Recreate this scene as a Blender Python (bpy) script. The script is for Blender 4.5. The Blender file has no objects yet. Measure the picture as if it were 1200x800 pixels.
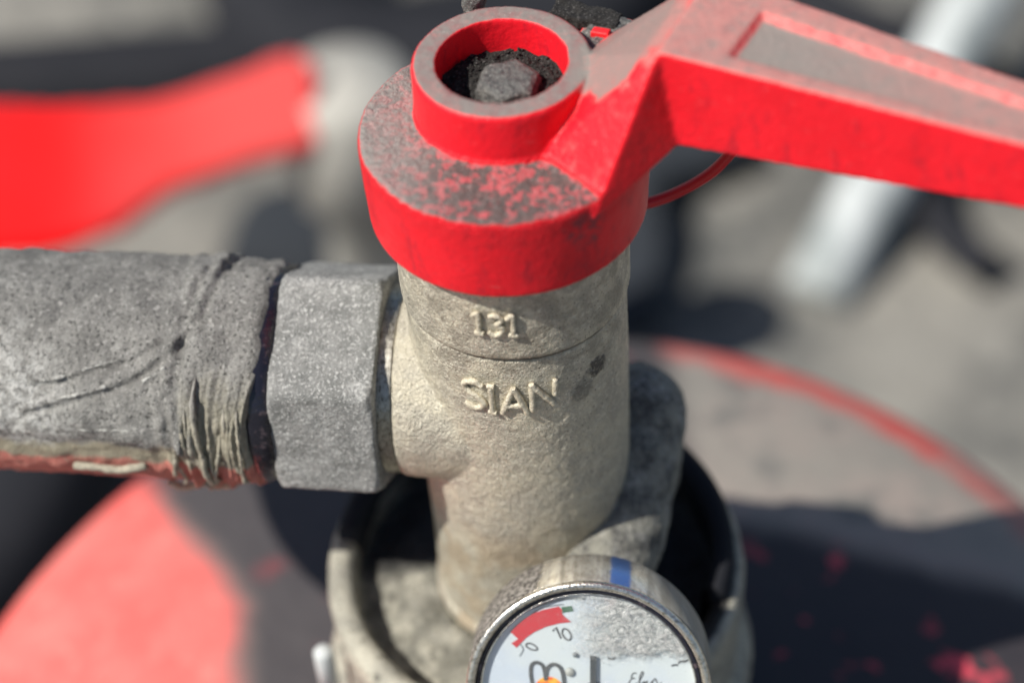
import bpy, bmesh, math, random
import numpy as np
from mathutils import Vector, Matrix, noise as mn

random.seed(7); rng = np.random.default_rng(7)
PI = math.pi; R_ = math.radians
MM = 0.001
sc = bpy.context.scene
col = sc.collection

# ------------------------------------------------------------------ camera
CAM = Vector((-1.291, -244.248, 192.303)) * MM
P, ROLL = R_(46.0), R_(4.2)
fw = Vector((0, math.cos(P), -math.sin(P))); r0 = Vector((1, 0, 0)); u0 = Vector((0, math.sin(P), math.cos(P)))
up = math.cos(ROLL) * u0 + math.sin(ROLL) * r0
rt = math.cos(ROLL) * r0 - math.sin(ROLL) * u0
cd = bpy.data.cameras.new('camera'); cam = bpy.data.objects.new('camera', cd); col.objects.link(cam)
m = Matrix((rt, up, -fw)).transposed().to_4x4(); m.translation = CAM
cam.matrix_world = m
cd.sensor_width = 36; cd.lens = 72; cd.clip_start = 0.01; cd.clip_end = 100
cd.dof.use_dof = True; cd.dof.focus_distance = 0.327; cd.dof.aperture_fstop = 7.7
sc.camera = cam

# ------------------------------------------------------------------ light
SUN_EL, SUN_AZ = 50.0, 22.0      # from the left (-x), slightly from the front (-y)
sv = Vector((-math.cos(R_(SUN_AZ)) * math.cos(R_(SUN_EL)), -math.sin(R_(SUN_AZ)) * math.cos(R_(SUN_EL)), math.sin(R_(SUN_EL))))
w = bpy.data.worlds.new('World'); sc.world = w; w.use_nodes = True
nt = w.node_tree; bg = nt.nodes['Background']
sky = nt.nodes.new('ShaderNodeTexSky'); sky.sky_type = 'NISHITA'; sky.sun_disc = False
sky.sun_elevation = R_(SUN_EL); sky.sun_rotation = math.atan2(sv.x, sv.y)
nt.links.new(sky.outputs[0], bg.inputs[0]); bg.inputs[1].default_value = 0.07
sl = bpy.data.lights.new('sun', 'SUN'); sl.energy = 5.0; sl.angle = R_(0.53); sl.color = (1, 0.95, 0.87)
so = bpy.data.objects.new('sun', sl); col.objects.link(so)
so.rotation_euler = sv.to_track_quat('Z', 'Y').to_euler(); so.location = (0, 0, 2)
sc.view_settings.view_transform = 'Standard'; sc.view_settings.look = 'None'
sc.view_settings.gamma = 1; sc.view_settings.use_curve_mapping = False
sc.view_settings.exposure = 0.28

# ------------------------------------------------------------------ materials
class Mat:
    def __init__(s, name, rough=0.6, metal=0.0, spec=0.5):
        s.m = bpy.data.materials.new(name); s.m.use_nodes = True
        s.t = s.m.node_tree; s.n = s.t.nodes; s.b = s.n['Principled BSDF']
        s.b.inputs['Roughness'].default_value = rough; s.b.inputs['Metallic'].default_value = metal
        s.b.inputs['Specular IOR Level'].default_value = spec
        tc = s.n.new('ShaderNodeTexCoord'); s.vec = s.n.new('ShaderNodeVectorMath'); s.vec.operation = 'SCALE'
        s.t.links.new(tc.outputs['Object'], s.vec.inputs[0]); s.vec.inputs[3].default_value = 1000.0
        s.v = s.vec.outputs[0]; s.h = None
        g = s.n.new('ShaderNodeNewGeometry'); sx = s.n.new('ShaderNodeSeparateXYZ')
        s.t.links.new(g.outputs['Normal'], sx.inputs[0]); s.nz = sx.outputs[2]; s.nx = sx.outputs[0]; s.ny = sx.outputs[1]
        sp = s.n.new('ShaderNodeSeparateXYZ'); s.t.links.new(s.v, sp.inputs[0]); s.x, s.y, s.z = sp.outputs
    def put(s, sock, val):
        if hasattr(val, 'is_linked') or isinstance(val, bpy.types.NodeSocket): s.t.links.new(val, sock)
        elif isinstance(val, (tuple, list)): sock.default_value = (*val, 1) if len(val) == 3 and sock.type == 'RGBA' else val
        else: sock.default_value = val
    def noise(s, scale, detail=4, rough=0.55, dist=0.0, stretch=None, off=0):
        """scale in features per millimetre"""
        n = s.n.new('ShaderNodeTexNoise'); n.inputs['Scale'].default_value = scale
        n.inputs['Detail'].default_value = detail; n.inputs['Roughness'].default_value = rough; n.inputs['Distortion'].default_value = dist
        mp = s.n.new('ShaderNodeMapping'); s.t.links.new(s.v, mp.inputs[0])
        mp.inputs['Location'].default_value = (off, off * .7, -off)
        if stretch: mp.inputs['Scale'].default_value = stretch
        s.t.links.new(mp.outputs[0], n.inputs['Vector']); return n.outputs['Fac']
    def vor(s, scale, feature='F1', rnd=1.0):
        n = s.n.new('ShaderNodeTexVoronoi'); n.feature = feature; n.inputs['Scale'].default_value = scale
        n.inputs['Randomness'].default_value = rnd
        s.t.links.new(s.v, n.inputs['Vector']); return n.outputs['Distance']
    def step(s, f, a, b, lo=0.0, hi=1.0):
        n = s.n.new('ShaderNodeMapRange'); n.interpolation_type = 'SMOOTHSTEP'
        s.put(n.inputs[0], f); n.inputs[1].default_value = a; n.inputs[2].default_value = b
        n.inputs[3].default_value = lo; n.inputs[4].default_value = hi; return n.outputs[0]
    def math(s, op, a, b=0.0, c=None):
        n = s.n.new('ShaderNodeMath'); n.operation = op; s.put(n.inputs[0], a); s.put(n.inputs[1], b)
        if c is not None: s.put(n.inputs[2], c)
        return n.outputs[0]
    def mul(s, a, b): return s.math('MULTIPLY', a, b)
    def add(s, a, b): return s.math('ADD', a, b)
    def mix(s, f, a, b):
        n = s.n.new('ShaderNodeMix'); n.data_type = 'RGBA'; s.put(n.inputs[0], f)
        s.put(n.inputs[6], a); s.put(n.inputs[7], b); return n.outputs[2]
    def dist(s, p):
        n = s.n.new('ShaderNodeVectorMath'); n.operation = 'DISTANCE'; s.t.links.new(s.v, n.inputs[0])
        n.inputs[1].default_value = p; return n.outputs['Value']
    def color(s, c): s.put(s.b.inputs['Base Color'], c)
    def rough(s, v): s.put(s.b.inputs['Roughness'], v)
    def metal(s, v): s.put(s.b.inputs['Metallic'], v)
    def bump(s, h, mm=0.2, strength=1.0):
        n = s.n.new('ShaderNodeBump'); n.inputs['Strength'].default_value = strength; n.inputs['Distance'].default_value = mm * MM
        s.put(n.inputs['Height'], h)
        if s.h is not None: s.t.links.new(s.h, n.inputs['Normal'])
        s.h = n.outputs[0]; s.t.links.new(s.h, s.b.inputs['Normal'])

def speck(name, c1, c2, sc1=0.5, sc2=3.0, rough=.8, metal=0.0, b=.15, c3=None, bs=2.0):
    k = Mat(name, rough, metal)
    c = k.mix(k.step(k.noise(sc1, 5, .6), .38, .62), c1, c2)
    if c3: c = k.mix(k.step(k.noise(sc2, 3, .6, off=9), .56, .66), c, c3)
    k.color(c); k.bump(k.noise(bs, 5, .65, off=3), b); return k.m

# red plastic of the lever: dusty where it faces up
k = Mat('red_plastic', .42, 0, .3)
red = k.mix(k.step(k.noise(.12, 3), .35, .7), (.80, .012, .024), (.72, .010, .020))
pink = k.mix(k.noise(.8, 4), (.29, .135, .13), (.22, .13, .125))
gry = k.mix(k.noise(1.1, 5), (.19, .165, .155), (.25, .22, .20))
upw = k.step(k.nz, .55, .93)
rdisc = k.math('DIVIDE', k.dist((0.0, -4.2, -9.0)), 22.5)
ondisc = k.mul(k.step(rdisc, 1.02, .98), k.step(k.z, -7.6, -8.6))
# disc: dark dirty speckle with pink patches
flk = k.noise(.62, 3, .60, 0)
dcol = k.mix(k.step(flk, .50, .57), (.12, .095, .09), (.50, .11, .12))
dcol = k.mix(k.step(k.noise(1.4, 4, .7, off=5), .54, .68), dcol, (.25, .21, .20))
sx = k.step(k.add(k.mul(k.x, -1.0), k.mul(k.noise(.2, 3, off=8), 10)), 12, 24)
dcol = k.mix(k.mul(sx, .8), dcol, (.30, .28, .26))
# upper faces: pinkish grey film, denser in places
film = k.mix(k.step(k.noise(.3, 6, .7, off=2), .30, .62), pink, gry)
film = k.mix(k.step(k.noise(1.6, 3, .6, off=12), .60, .75), film, (.34, .29, .27))
upw2 = k.step(k.nz, .80, .96)
fil_a = k.mul(upw2, k.step(k.noise(.35, 5, .6, off=4), .08, .30, .88, 1.0))
# a patch of thick grey dust on the ramp
rampd = k.dist((19.5, -2.5, 3.5))
rp = k.step(k.add(rampd, k.mul(k.add(k.noise(.3, 4, .55, .6, off=22), -.5), 11)), 11.5, 9.0)
rp = k.mul(rp, k.step(k.nz, .25, .5))
rp = k.mul(rp, k.step(k.x, 10, 13))
c = k.mix(fil_a, red, film)
c = k.mix(k.mul(upw, ondisc), c, dcol)
c = k.mix(k.mul(rp, .9), c, (.225, .205, .185))
scf = k.mul(k.step(k.noise(.9, 5, .7, stretch=(.25, 1.6, 1.0), off=51), .60, .72), .35)
c = k.mix(k.mul(scf, k.step(k.nz, .95, .6)), c, (.66, .16, .16))
# faint dust at mid slopes and pits on the walls
c = k.mix(k.mul(k.step(k.nz, .25, .6), k.step(k.noise(.5, 5, .65, off=7), .50, .8, 0, .35)), c, (.62, .20, .18))
c = k.mix(k.mul(k.mul(k.step(k.nz, .45, .8), k.step(k.z, 7, 8.5)), k.step(k.noise(.5, 5, .65, off=17), .3, .6, .25, .75)), c, (.50, .20, .18))
c = k.mix(k.mul(k.mul(k.step(k.z, 9.5, 9.2), k.step(k.nz, .93, .98)), k.mul(k.step(k.x, 30, 31), k.step(k.x, 68, 40, .35, .9))), c, k.mix(k.noise(1.2, 4, .7), (.25, .235, .215), (.19, .175, .16)))
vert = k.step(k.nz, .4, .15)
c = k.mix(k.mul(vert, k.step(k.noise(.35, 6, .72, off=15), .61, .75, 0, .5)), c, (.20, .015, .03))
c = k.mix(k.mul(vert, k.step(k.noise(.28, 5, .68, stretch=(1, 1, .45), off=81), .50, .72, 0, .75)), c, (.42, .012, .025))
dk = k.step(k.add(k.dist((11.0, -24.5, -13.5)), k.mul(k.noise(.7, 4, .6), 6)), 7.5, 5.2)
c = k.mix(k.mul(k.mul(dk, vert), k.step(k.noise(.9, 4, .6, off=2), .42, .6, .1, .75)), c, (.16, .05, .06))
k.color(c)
k.rough(k.add(.38, k.mul(fil_a, .45)))
k.bump(k.noise(.9, 4, .6, off=6), .10)
hb = k.mul(k.noise(1.3, 5, .6, .8, off=1), k.add(.15, k.mul(ondisc, 1.2)))
k.bump(hb, .5)
k.bump(k.mul(k.noise(6, 3, .6), k.add(.2, upw)), .05)
M_red = k.m

# cast brass-nickel body
k = Mat('cast_metal', .5, .3)
base = k.mix(k.step(k.noise(.16, 4, .6), .35, .65), (.66, .61, .48), (.52, .485, .40))
base = k.mix(k.step(k.noise(1.3, 5, .65, off=4), .50, .66), base, (.74, .70, .58))
base = k.mix(k.step(k.noise(2.2, 4, .65, off=8), .57, .70), base, (.13, .11, .08))
# patchy darker band under the cap and near the cast words
db = k.mul(k.step(k.z, -58, -40), k.step(k.noise(.25, 4, .6, off=13), .42, .62))
base = k.mix(k.mul(db, .55), base, (.25, .225, .18))
# port shadow painted brown, low on the tube
base = k.mix(k.mul(k.step(k.z, -80, -96), k.step(k.noise(.12, 3, off=1), .45, .6, 0, .5)), base, (.46, .33, .20))
# crust spot
cd1 = k.dist((12.2, -17.9, -49.3)); cd2 = k.dist((9.8, -20.0, -52.6))
nn = k.mul(k.noise(.9, 4, .65, off=5), 3.2)
crust = k.math('MAXIMUM', k.step(k.add(cd1, nn), 3.9, 2.9), k.mul(k.step(k.add(cd2, nn), 4.4, 3.0), .6))
base = k.mix(k.mul(crust, k.step(k.noise(1.9, 5, .7, off=3), .35, .5, .2, .9)), base, (.085, .075, .06))
# grime inside the groove
gr = k.mul(k.step(k.math('ABSOLUTE', k.add(k.z, 41.6)), .75, .25), k.step(k.noise(.25, 3, off=6), .3, .55, .35, .85))
base = k.mix(gr, base, (.11, .09, .065))
k.color(base)
k.rough(k.step(k.noise(.8, 4, .6, off=2), .3, .7, .28, .60)); k.metal(k.mul(k.add(1, k.mul(crust, -1)), .5))
k.bump(k.noise(.5, 3, .5), .35)
k.bump(k.noise(2.1, 4, .66, off=7), .48)
k.bump(k.mul(crust, k.noise(1.2, 4, .7)), 1.0)
M_cast = k.m

def dusty(name, c1, c2, c3, white=.0, b=.3, metal=0., rough=.85):
    k = Mat(name, rough, metal)
    c = k.mix(k.step(k.noise(.25, 5, .6), .35, .65), c1, c2)
    c = k.mix(k.step(k.noise(1.7, 5, .7, off=5), .50, .68), c, c3)
    c = k.mix(k.step(k.noise(2.1, 4, .7, off=15), .58, .70), c, tuple(x * .45 for x in c1))
    if white: c = k.mix(k.mul(k.step(k.noise(.13, 3, .5, off=21), .5, .66), k.step(k.noise(1.2, 5, .75, off=2), .45, .65, 0, white)), c, (.62, .62, .60))
    k.color(c); k.bump(k.noise(.7, 4, .6, off=1), b * 1.1); k.bump(k.noise(2.6, 5, .7, off=8), b); return k
M_nut = dusty('dusty_nut_metal', (.21, .215, .205), (.31, .312, .30), (.62, .62, .60), .9, .5, .1, .7).m
M_elbow = None
k = dusty('dirty_elbow_metal', (.09, .09, .085), (.30, .295, .25), (.42, .41, .36), .6, .35, .15)
M_elbow = k.m

# hose: grey grime above, beige film and salmon red below (by position round its axis)
k = Mat('hose_rubber', .8)
g1 = k.mix(k.step(k.noise(.18, 5, .6), .35, .65), (.20, .197, .185), (.32, .315, .295))
g1 = k.mix(k.step(k.noise(1.2, 5, .72, off=4), .52, .70), g1, (.54, .53, .50))
g1 = k.mix(k.step(k.noise(1.5, 5, .75, off=14), .54, .62), g1, (.05, .05, .047))
wp = k.step(k.add(k.dist((-91, -10, -60)), k.mul(k.noise(.22, 5, .65, off=3), 22)), 31, 19)
g1 = k.mix(k.mul(wp, k.step(k.noise(.7, 5, .75, off=6), .42, .6, 0, .9)), g1, (.66, .66, .63))
wp2 = k.step(k.add(k.dist((-60, -20, -66)), k.mul(k.noise(.3, 5, .65, off=30), 14)), 17, 11)
g1 = k.mix(k.mul(wp2, k.step(k.noise(1.1, 5, .8, off=9), .52, .66, 0, .75)), g1, (.62, .62, .59))
low = k.add(k.mul(k.z, -1.0), k.mul(k.add(k.noise(.16, 5, .6, off=17), -.5), 7))   # mm below the ring
# axis at z=-67; front lower side
beige = k.mix(k.noise(.8, 5, .7), (.50, .46, .33), (.32, .29, .22))
salm = k.mix(k.noise(.35, 5, .7, stretch=(1, 1, 3)), (.80, .30, .24), (.62, .20, .16))
salm = k.mix(k.step(k.noise(.9, 5, .7, off=3), .55, .68, 0, .8), salm, (.62, .48, .36))
edge = k.step(k.x, -58, -48, 0, 3.0)
c = k.mix(k.step(k.add(low, k.mul(edge, 2)), 65.0, 67.0), g1, beige)
wz = k.mul(k.step(k.add(k.x, k.mul(k.noise(.3, 4), 5)), -56, -52), k.step(k.add(k.z, k.mul(k.noise(.3, 4, off=3), 7)), -48, -56))
wc = k.mix(k.step(k.noise(.8, 5, .7, off=33), .4, .6), (.30, .28, .21), (.44, .41, .32))
c = k.mix(k.mul(wz, .9), c, wc)
c = k.mix(k.step(low, 69.3, 71.0), c, salm)
k.color(c)
k.bump(k.noise(.45, 5, .6), 1.0); k.bump(k.noise(1.7, 5, .72, off=6), .8)
M_hose = k.m
k = Mat('hose_wrap_strands', .75)
c = k.mix(k.step(k.noise(.5, 5, .7), .4, .6), (.27, .255, .20), (.42, .385, .30))
c = k.mix(k.step(k.add(k.z, k.mul(k.noise(.3, 3), 6)), -76, -82), c, (.60, .36, .24))
c = k.mix(k.step(k.z, -62, -54), c, (.25, .24, .22))
k.color(c); k.bump(k.noise(1.6, 4, .7, stretch=(1, 1, 1)), .4); M_wrap = k.m

k = Mat('black_gloss', .16); k.color(k.mix(k.step(k.noise(.6, 4, .6), .55, .7), (.012, .012, .02), (.08, .06, .07))); k.bump(k.noise(.5, 4), .25); M_blackgloss = k.m
k = Mat('worn_bright_metal', .3, .85); k.color(k.mix(k.step(k.noise(1.2, 5, .7), .45, .65), (.55, .53, .47), (.16, .14, .11))); k.bump(k.noise(1.6, 4, .6), .15); M_bright = k.m
M_dirt = speck('black_dirt', (.009, .008, .008), (.022, .02, .018), 1.0, 3, .9, 0, .5, (.10, .095, .09), 2.5)
M_bolt = speck('dusty_bolt', (.15, .15, .14), (.08, .08, .078), .9, 3.0, .5, .3, .35, (.34, .33, .31), 2.4)

# collar
k = Mat('collar_alloy', .62, .15)
c = k.mix(k.step(k.noise(.14, 5, .6), .35, .62), (.47, .45, .37), (.30, .29, .245))
c = k.mix(k.step(k.noise(.45, 5, .7, off=5), .54, .66), c, (.13, .125, .105))
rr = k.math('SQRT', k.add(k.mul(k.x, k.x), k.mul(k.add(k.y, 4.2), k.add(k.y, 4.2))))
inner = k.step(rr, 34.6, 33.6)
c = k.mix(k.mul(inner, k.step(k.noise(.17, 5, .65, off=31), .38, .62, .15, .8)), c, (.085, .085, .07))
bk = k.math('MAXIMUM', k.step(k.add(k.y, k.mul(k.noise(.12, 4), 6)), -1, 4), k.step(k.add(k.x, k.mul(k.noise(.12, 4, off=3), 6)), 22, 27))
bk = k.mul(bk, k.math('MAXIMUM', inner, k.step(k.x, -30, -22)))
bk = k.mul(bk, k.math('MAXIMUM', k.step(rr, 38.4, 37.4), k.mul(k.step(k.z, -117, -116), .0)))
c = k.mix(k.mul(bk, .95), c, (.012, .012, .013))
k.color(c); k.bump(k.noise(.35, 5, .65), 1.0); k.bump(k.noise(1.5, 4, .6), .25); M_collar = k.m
# tank paint: red and dusty, salmon where sunlit, cast shadow painted dark mid-left and right
k = Mat('tank_paint', .7)
c = k.mix(k.step(k.noise(.03, 5, .6), .35, .65), (.25, .232, .205), (.31, .255, .225))
c = k.mix(k.step(k.noise(.06, 4, .6, off=6), .52, .68), c, (.18, .17, .155))
rt_ = k.math('SQRT', k.add(k.mul(k.x, k.x), k.mul(k.add(k.y, 4.2), k.add(k.y, 4.2))))
c = k.mix(k.mul(k.mul(k.step(k.add(rt_, k.mul(k.add(k.noise(.06, 5, .65, off=5), -.5), 16)), 125.5, 132.5), k.step(k.noise(.03, 4, .6, off=12), .30, .50, .45, 1.0)), k.step(k.x, 122, 92, .35, 1)), c, (.56, .10, .085))      # paint bared on the shoulder
sn = k.mul(k.add(k.noise(.035, 4, .55, off=3), -.5), 22)
pk = k.mix(k.step(k.noise(.05, 5, .6), .35, .65), (.76, .12, .105), (.66, .16, .14))
pk = k.mix(k.step(k.noise(.16, 4, .7, off=4), .5, .72, 0, .4), pk, (.70, .30, .25))
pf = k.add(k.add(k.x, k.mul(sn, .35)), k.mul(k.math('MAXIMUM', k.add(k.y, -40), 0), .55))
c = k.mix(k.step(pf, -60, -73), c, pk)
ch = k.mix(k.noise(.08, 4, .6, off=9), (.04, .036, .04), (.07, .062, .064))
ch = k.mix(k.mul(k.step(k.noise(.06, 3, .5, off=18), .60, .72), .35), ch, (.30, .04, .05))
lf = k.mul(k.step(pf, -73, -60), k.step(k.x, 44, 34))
c = k.mix(lf, c, ch)  # hose shadow between the salmon and the collar, painted into the colour
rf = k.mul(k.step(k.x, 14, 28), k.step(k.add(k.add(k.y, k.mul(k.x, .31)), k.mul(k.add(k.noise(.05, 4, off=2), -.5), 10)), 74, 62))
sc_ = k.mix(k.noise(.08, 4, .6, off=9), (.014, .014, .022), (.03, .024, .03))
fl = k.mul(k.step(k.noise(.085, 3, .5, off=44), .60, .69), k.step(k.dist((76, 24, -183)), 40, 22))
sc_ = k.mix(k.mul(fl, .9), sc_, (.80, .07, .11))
c = k.mix(k.mul(rf, .95), c, sc_)  # lever and valve shadow painted dark, with red flecks
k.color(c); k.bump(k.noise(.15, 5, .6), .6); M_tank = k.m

# gauge
k = Mat('gauge_steel', .35, .5)
lx = k.noise(.9, 5, .7, stretch=(1, .25, 1))
c = k.mix(k.step(lx, .42, .62), (.80, .77, .68), (.55, .51, .44))
cr = k.step(k.add(k.dist((-9.0, -35, -87.0)), k.mul(k.noise(.45, 5, .7), 7)), 15.3, 14.3)
crs = k.mix(k.step(k.noise(1.3, 5, .7, off=3), .42, .58), (.07, .062, .055), (.42, .39, .35))
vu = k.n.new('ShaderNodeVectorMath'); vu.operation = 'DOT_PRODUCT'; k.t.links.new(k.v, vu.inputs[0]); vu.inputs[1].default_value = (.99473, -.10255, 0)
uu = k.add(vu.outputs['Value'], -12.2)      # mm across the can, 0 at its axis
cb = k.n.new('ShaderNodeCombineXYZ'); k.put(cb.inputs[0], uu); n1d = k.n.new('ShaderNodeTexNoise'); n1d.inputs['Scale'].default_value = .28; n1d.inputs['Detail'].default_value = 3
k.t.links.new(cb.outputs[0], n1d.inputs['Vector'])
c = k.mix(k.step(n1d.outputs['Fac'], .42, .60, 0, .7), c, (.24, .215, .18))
c = k.mix(k.step(n1d.outputs['Fac'], .46, .36, 0, .6), c, (.90, .84, .68))  # brown and cream bands paint reflections along the can
ue = k.add(uu, k.mul(k.add(k.noise(1.2, 4, .7, off=61), -.5), 1.3))
bl = k.mul(k.mul(k.step(ue, 3.4, 4.0), k.step(ue, 7.4, 6.6)), k.step(k.z, -92, -88))
c = k.mix(k.mul(bl, k.step(k.noise(1.6, 4, .7, off=71), .2, .5, .6, .95)), c, (.11, .24, .60))  # soft blue reflection painted into the steel
c = k.mix(cr, c, crs)
rs = k.step(k.add(k.x, k.mul(k.noise(.4, 4, .6, off=7), 5)), 19, 25)
c = k.mix(k.mul(rs, .75), c, (.27, .26, .215))
k.color(c); k.metal(k.add(.65, k.mul(k.math('MAXIMUM', cr, rs), -.5))); k.rough(k.add(.22, k.mul(k.math('MAXIMUM', cr, rs), .5)))
k.bump(k.noise(1.8, 4, .6), .06); k.bump(k.mul(cr, k.noise(2.2, 5, .7)), .7); M_gsteel = k.m
k = Mat('bezel_steel', .25, .95); k.color(k.mix(k.step(k.noise(1.3, 5, .7), .45, .68), (.78, .74, .66), (.33, .30, .25))); k.bump(k.noise(2.2, 4, .6), .10); M_bezel = k.m
k = Mat('dial_card', .5)
c = k.mix(k.step(k.noise(.08, 3, .6), .4, .65), (.50, .57, .64), (.55, .61, .62)); k.color(c); M_dial = k.m
def flat(name, c, rough=.5, var=.25):
    k = Mat(name, rough); k.color(k.mix(k.step(k.noise(1.4, 4, .7), .35, .7), c, tuple(x * (1 - var) + .12 * var for x in c))); return k.m
M_ink = flat('dial_ink', (.05, .06, .065), .5, .6); M_inkred = flat('dial_red_ink', (.52, .018, .03), .5, .15)
M_inkgreen = flat('dial_green_ink', (.04, .13, .07)); M_inkgrey = flat('dial_grey_ink', (.16, .20, .22), .5, .8)
k = Mat('emblem_orange', .5); k.color(k.mix(k.step(k.dist((.2, -49.5, -97)), 0, 1), (.9, .25, .03), (.9, .25, .03)))
M_orange = None
k.color(k.mix(k.step(k.noise(.45, 2), .42, .58), (.88, .42, .03), (.80, .13, .02))); M_orange = k.m
M_peg = flat('grey_peg', (.38, .40, .37)); M_blue = flat('blue_reflection', (.10, .24, .62), .35, .2)
M_needle = flat('needle_black', (.03, .04, .045), .4, .4)
# scratched, dusty window
k = Mat('scratched_window', .25)
tb = k.n.new('ShaderNodeBsdfTransparent'); gb = k.n.new('ShaderNodeBsdfGlossy'); gb.inputs['Roughness'].default_value = .12
dfb = k.n.new('ShaderNodeBsdfDiffuse')
right = k.step(k.add(k.x, k.mul(k.noise(.9, 5, .75, off=2), 9)), 7.0, 17.0)
upper = k.step(k.add(k.z, k.mul(k.add(k.noise(.5, 5, .7, off=6), -.5), 6)), -90.6, -88.2)
scr = k.noise(.75, 8, .72, 1.6, stretch=(.9, .8, 1.3), off=3)
area = k.mul(right, upper)
d = k.mul(area, k.step(scr, .42, .54, .35, .97))
d2 = k.step(k.noise(1.7, 5, .8, 1.0, stretch=(.7, 1, 1.4), off=13), .58, .74, .05, .6)
d = k.math('MAXIMUM', d, k.mul(d2, .8))
dc = k.mix(k.step(k.noise(1.5, 5, .75, 2.0, stretch=(.9, 1, 1.5), off=9), .36, .56), (.56, .60, .58), (.97, .98, .96))
dc = k.mix(k.step(k.noise(.25, 3, off=15), .5, .7, 0, .35), dc, (.70, .58, .58))
k.t.links.new(dc, dfb.inputs[0])
fr = k.n.new('ShaderNodeFresnel'); fr.inputs[0].default_value = 1.45
m1 = k.n.new('ShaderNodeMixShader'); m2 = k.n.new('ShaderNodeMixShader')
k.t.links.new(fr.outputs[0], m1.inputs[0]); k.t.links.new(tb.outputs[0], m1.inputs[1]); k.t.links.new(gb.outputs[0], m1.inputs[2])
k.t.links.new(d, m2.inputs[0]); k.t.links.new(m1.outputs[0], m2.inputs[1]); k.t.links.new(dfb.outputs[0], m2.inputs[2])
bp = k.n.new('ShaderNodeBump'); bp.inputs['Distance'].default_value = 2.0 * MM; k.t.links.new(k.mul(scr, k.add(area, .1)), bp.inputs['Height'])
k.t.links.new(bp.outputs[0], dfb.inputs['Normal']); k.t.links.new(bp.outputs[0], gb.inputs['Normal'])
k.t.links.new(m2.outputs[0], k.n['Material Output'].inputs[0]); M_glass = k.m

# ground and background
k = Mat('dusty_ground', .95)
c = k.mix(k.step(k.noise(.005, 5, .6, off=7), .36, .60), (.235, .225, .20), (.085, .087, .083))
c = k.mix(k.step(k.noise(.03, 5, .65, off=4), .5, .7), c, (.28, .27, .24)); k.color(c); k.bump(k.noise(.05, 5, .6), 6); M_ground = k.m
k = Mat('dusty_tank_top', .9)
c = k.mix(k.step(k.noise(.012, 5, .6), .35, .65), (.34, .31, .275), (.42, .35, .31))
c = k.mix(k.step(k.noise(.03, 4, .6, off=6), .52, .66), c, (.24, .235, .22)); k.color(c); M_tanktop = k.m
k = Mat('bg_red_paint', .7, 0, .12); cx_ = k.step(k.add(k.x, k.mul(k.noise(.02, 3), 30)), -215, -105); M0_ = cx_
k.color(k.mix(k.step(k.noise(.02, 4), .4, .65), (.80, .004, .006), (.60, .006, .01)))
k.color(k.mix(k.mul(cx_, .5), k.mix(k.step(k.noise(.02, 4), .4, .65), (.74, .004, .006), (.58, .006, .01)), (.62, .14, .13))); M_bgred = k.m
k = Mat('bg_red_worn', .7); k.color(k.mix(k.step(k.noise(.03, 4), .42, .62), (.62, .09, .08), (.36, .16, .14))); M_bgredworn = k.m
k = Mat('bg_red_dusty', .8)
k.color(k.mix(k.step(k.noise(.02, 5, .6), .35, .65), (.60, .06, .06), (.45, .13, .12))); M_bgreddusty = k.m
k = Mat('black_rubber', .8, 0, .15); k.color(k.mix(k.noise(.03, 4), (.010, .012, .016), (.03, .03, .035))); M_rubber = k.m
k = Mat('navy_cloth', .9); k.color(k.mix(k.noise(.02, 4), (.012, .015, .02), (.022, .028, .036))); M_navy = k.m
k = Mat('white_painted_metal', .65, .0); k.color(k.mix(k.step(k.noise(.03, 5, .6, stretch=(1, .35, .35)), .40, .62), (.50, .53, .53), (.26, .29, .29))); M_white = k.m
M_bggrey = speck('bg_grey_cast', (.42, .41, .37), (.33, .32, .29), .02, .1, .8, 0, .4, None, .1)

# ------------------------------------------------------------------ mesh helpers (units: mm)
def link(name, me, mat, parent=None, smooth=True, label=None):
    if mat: me.materials.append(mat)
    if smooth:
        me.polygons.foreach_set('use_smooth', [True] * len(me.polygons))
    o = bpy.data.objects.new(name, me); col.objects.link(o)
    if parent:
        o.parent = parent
    if label: o['label'] = label
    return o
def from_bm(bm, scale=True):
    me = bpy.data.meshes.new('m')
    if scale: bmesh.ops.scale(bm, vec=(MM, MM, MM), verts=bm.verts)
    bmesh.ops.recalc_face_normals(bm, faces=bm.faces)
    bm.to_mesh(me); bm.free(); return me
def frame(n, up_=(0, 0, 1)):
    n = Vector(n).normalized(); x = Vector(up_).cross(n)
    if x.length < 1e-4: x = Vector((1, 0, 0))
    x.normalize(); y = n.cross(x); return Matrix((x, y, n)).transposed().to_4x4()
def lathe(bm, prof, n=96, org=(0, 0, 0), axis=(0, 0, 1), closed=False, up_=(0, 0, 1)):
    """prof: list of (radius, height along axis)"""
    M = Matrix.Translation(Vector(org)) @ frame(axis, up_); rings = []
    for r, h in prof:
        if r < 1e-6: rings.append([bm.verts.new(M @ Vector((0, 0, h)))])
        else: rings.append([bm.verts.new(M @ Vector((r * math.cos(2 * PI * i / n), r * math.sin(2 * PI * i / n), h))) for i in range(n)])
    pr = list(zip(rings[:-1], rings[1:]))
    if closed: pr.append((rings[-1], rings[0]))
    for a, b in pr:
        for i in range(n):
            j = (i + 1) % n
            q = [a[i % len(a)], a[j % len(a)], b[j % len(b)], b[i % len(b)]]
            u = []
            for v in q:
                if v not in u: u.append(v)
            if len(u) > 2: bm.faces.new(u)
    return bm
def hull(bm, pts):
    vs = [bm.verts.new(p) for p in pts]
    r = bmesh.ops.convex_hull(bm, input=vs)
    junk = [e for e in r['geom_interior'] if isinstance(e, bmesh.types.BMVert)]
    if junk: bmesh.ops.delete(bm, geom=junk, context='VERTS')
    return bm
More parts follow.
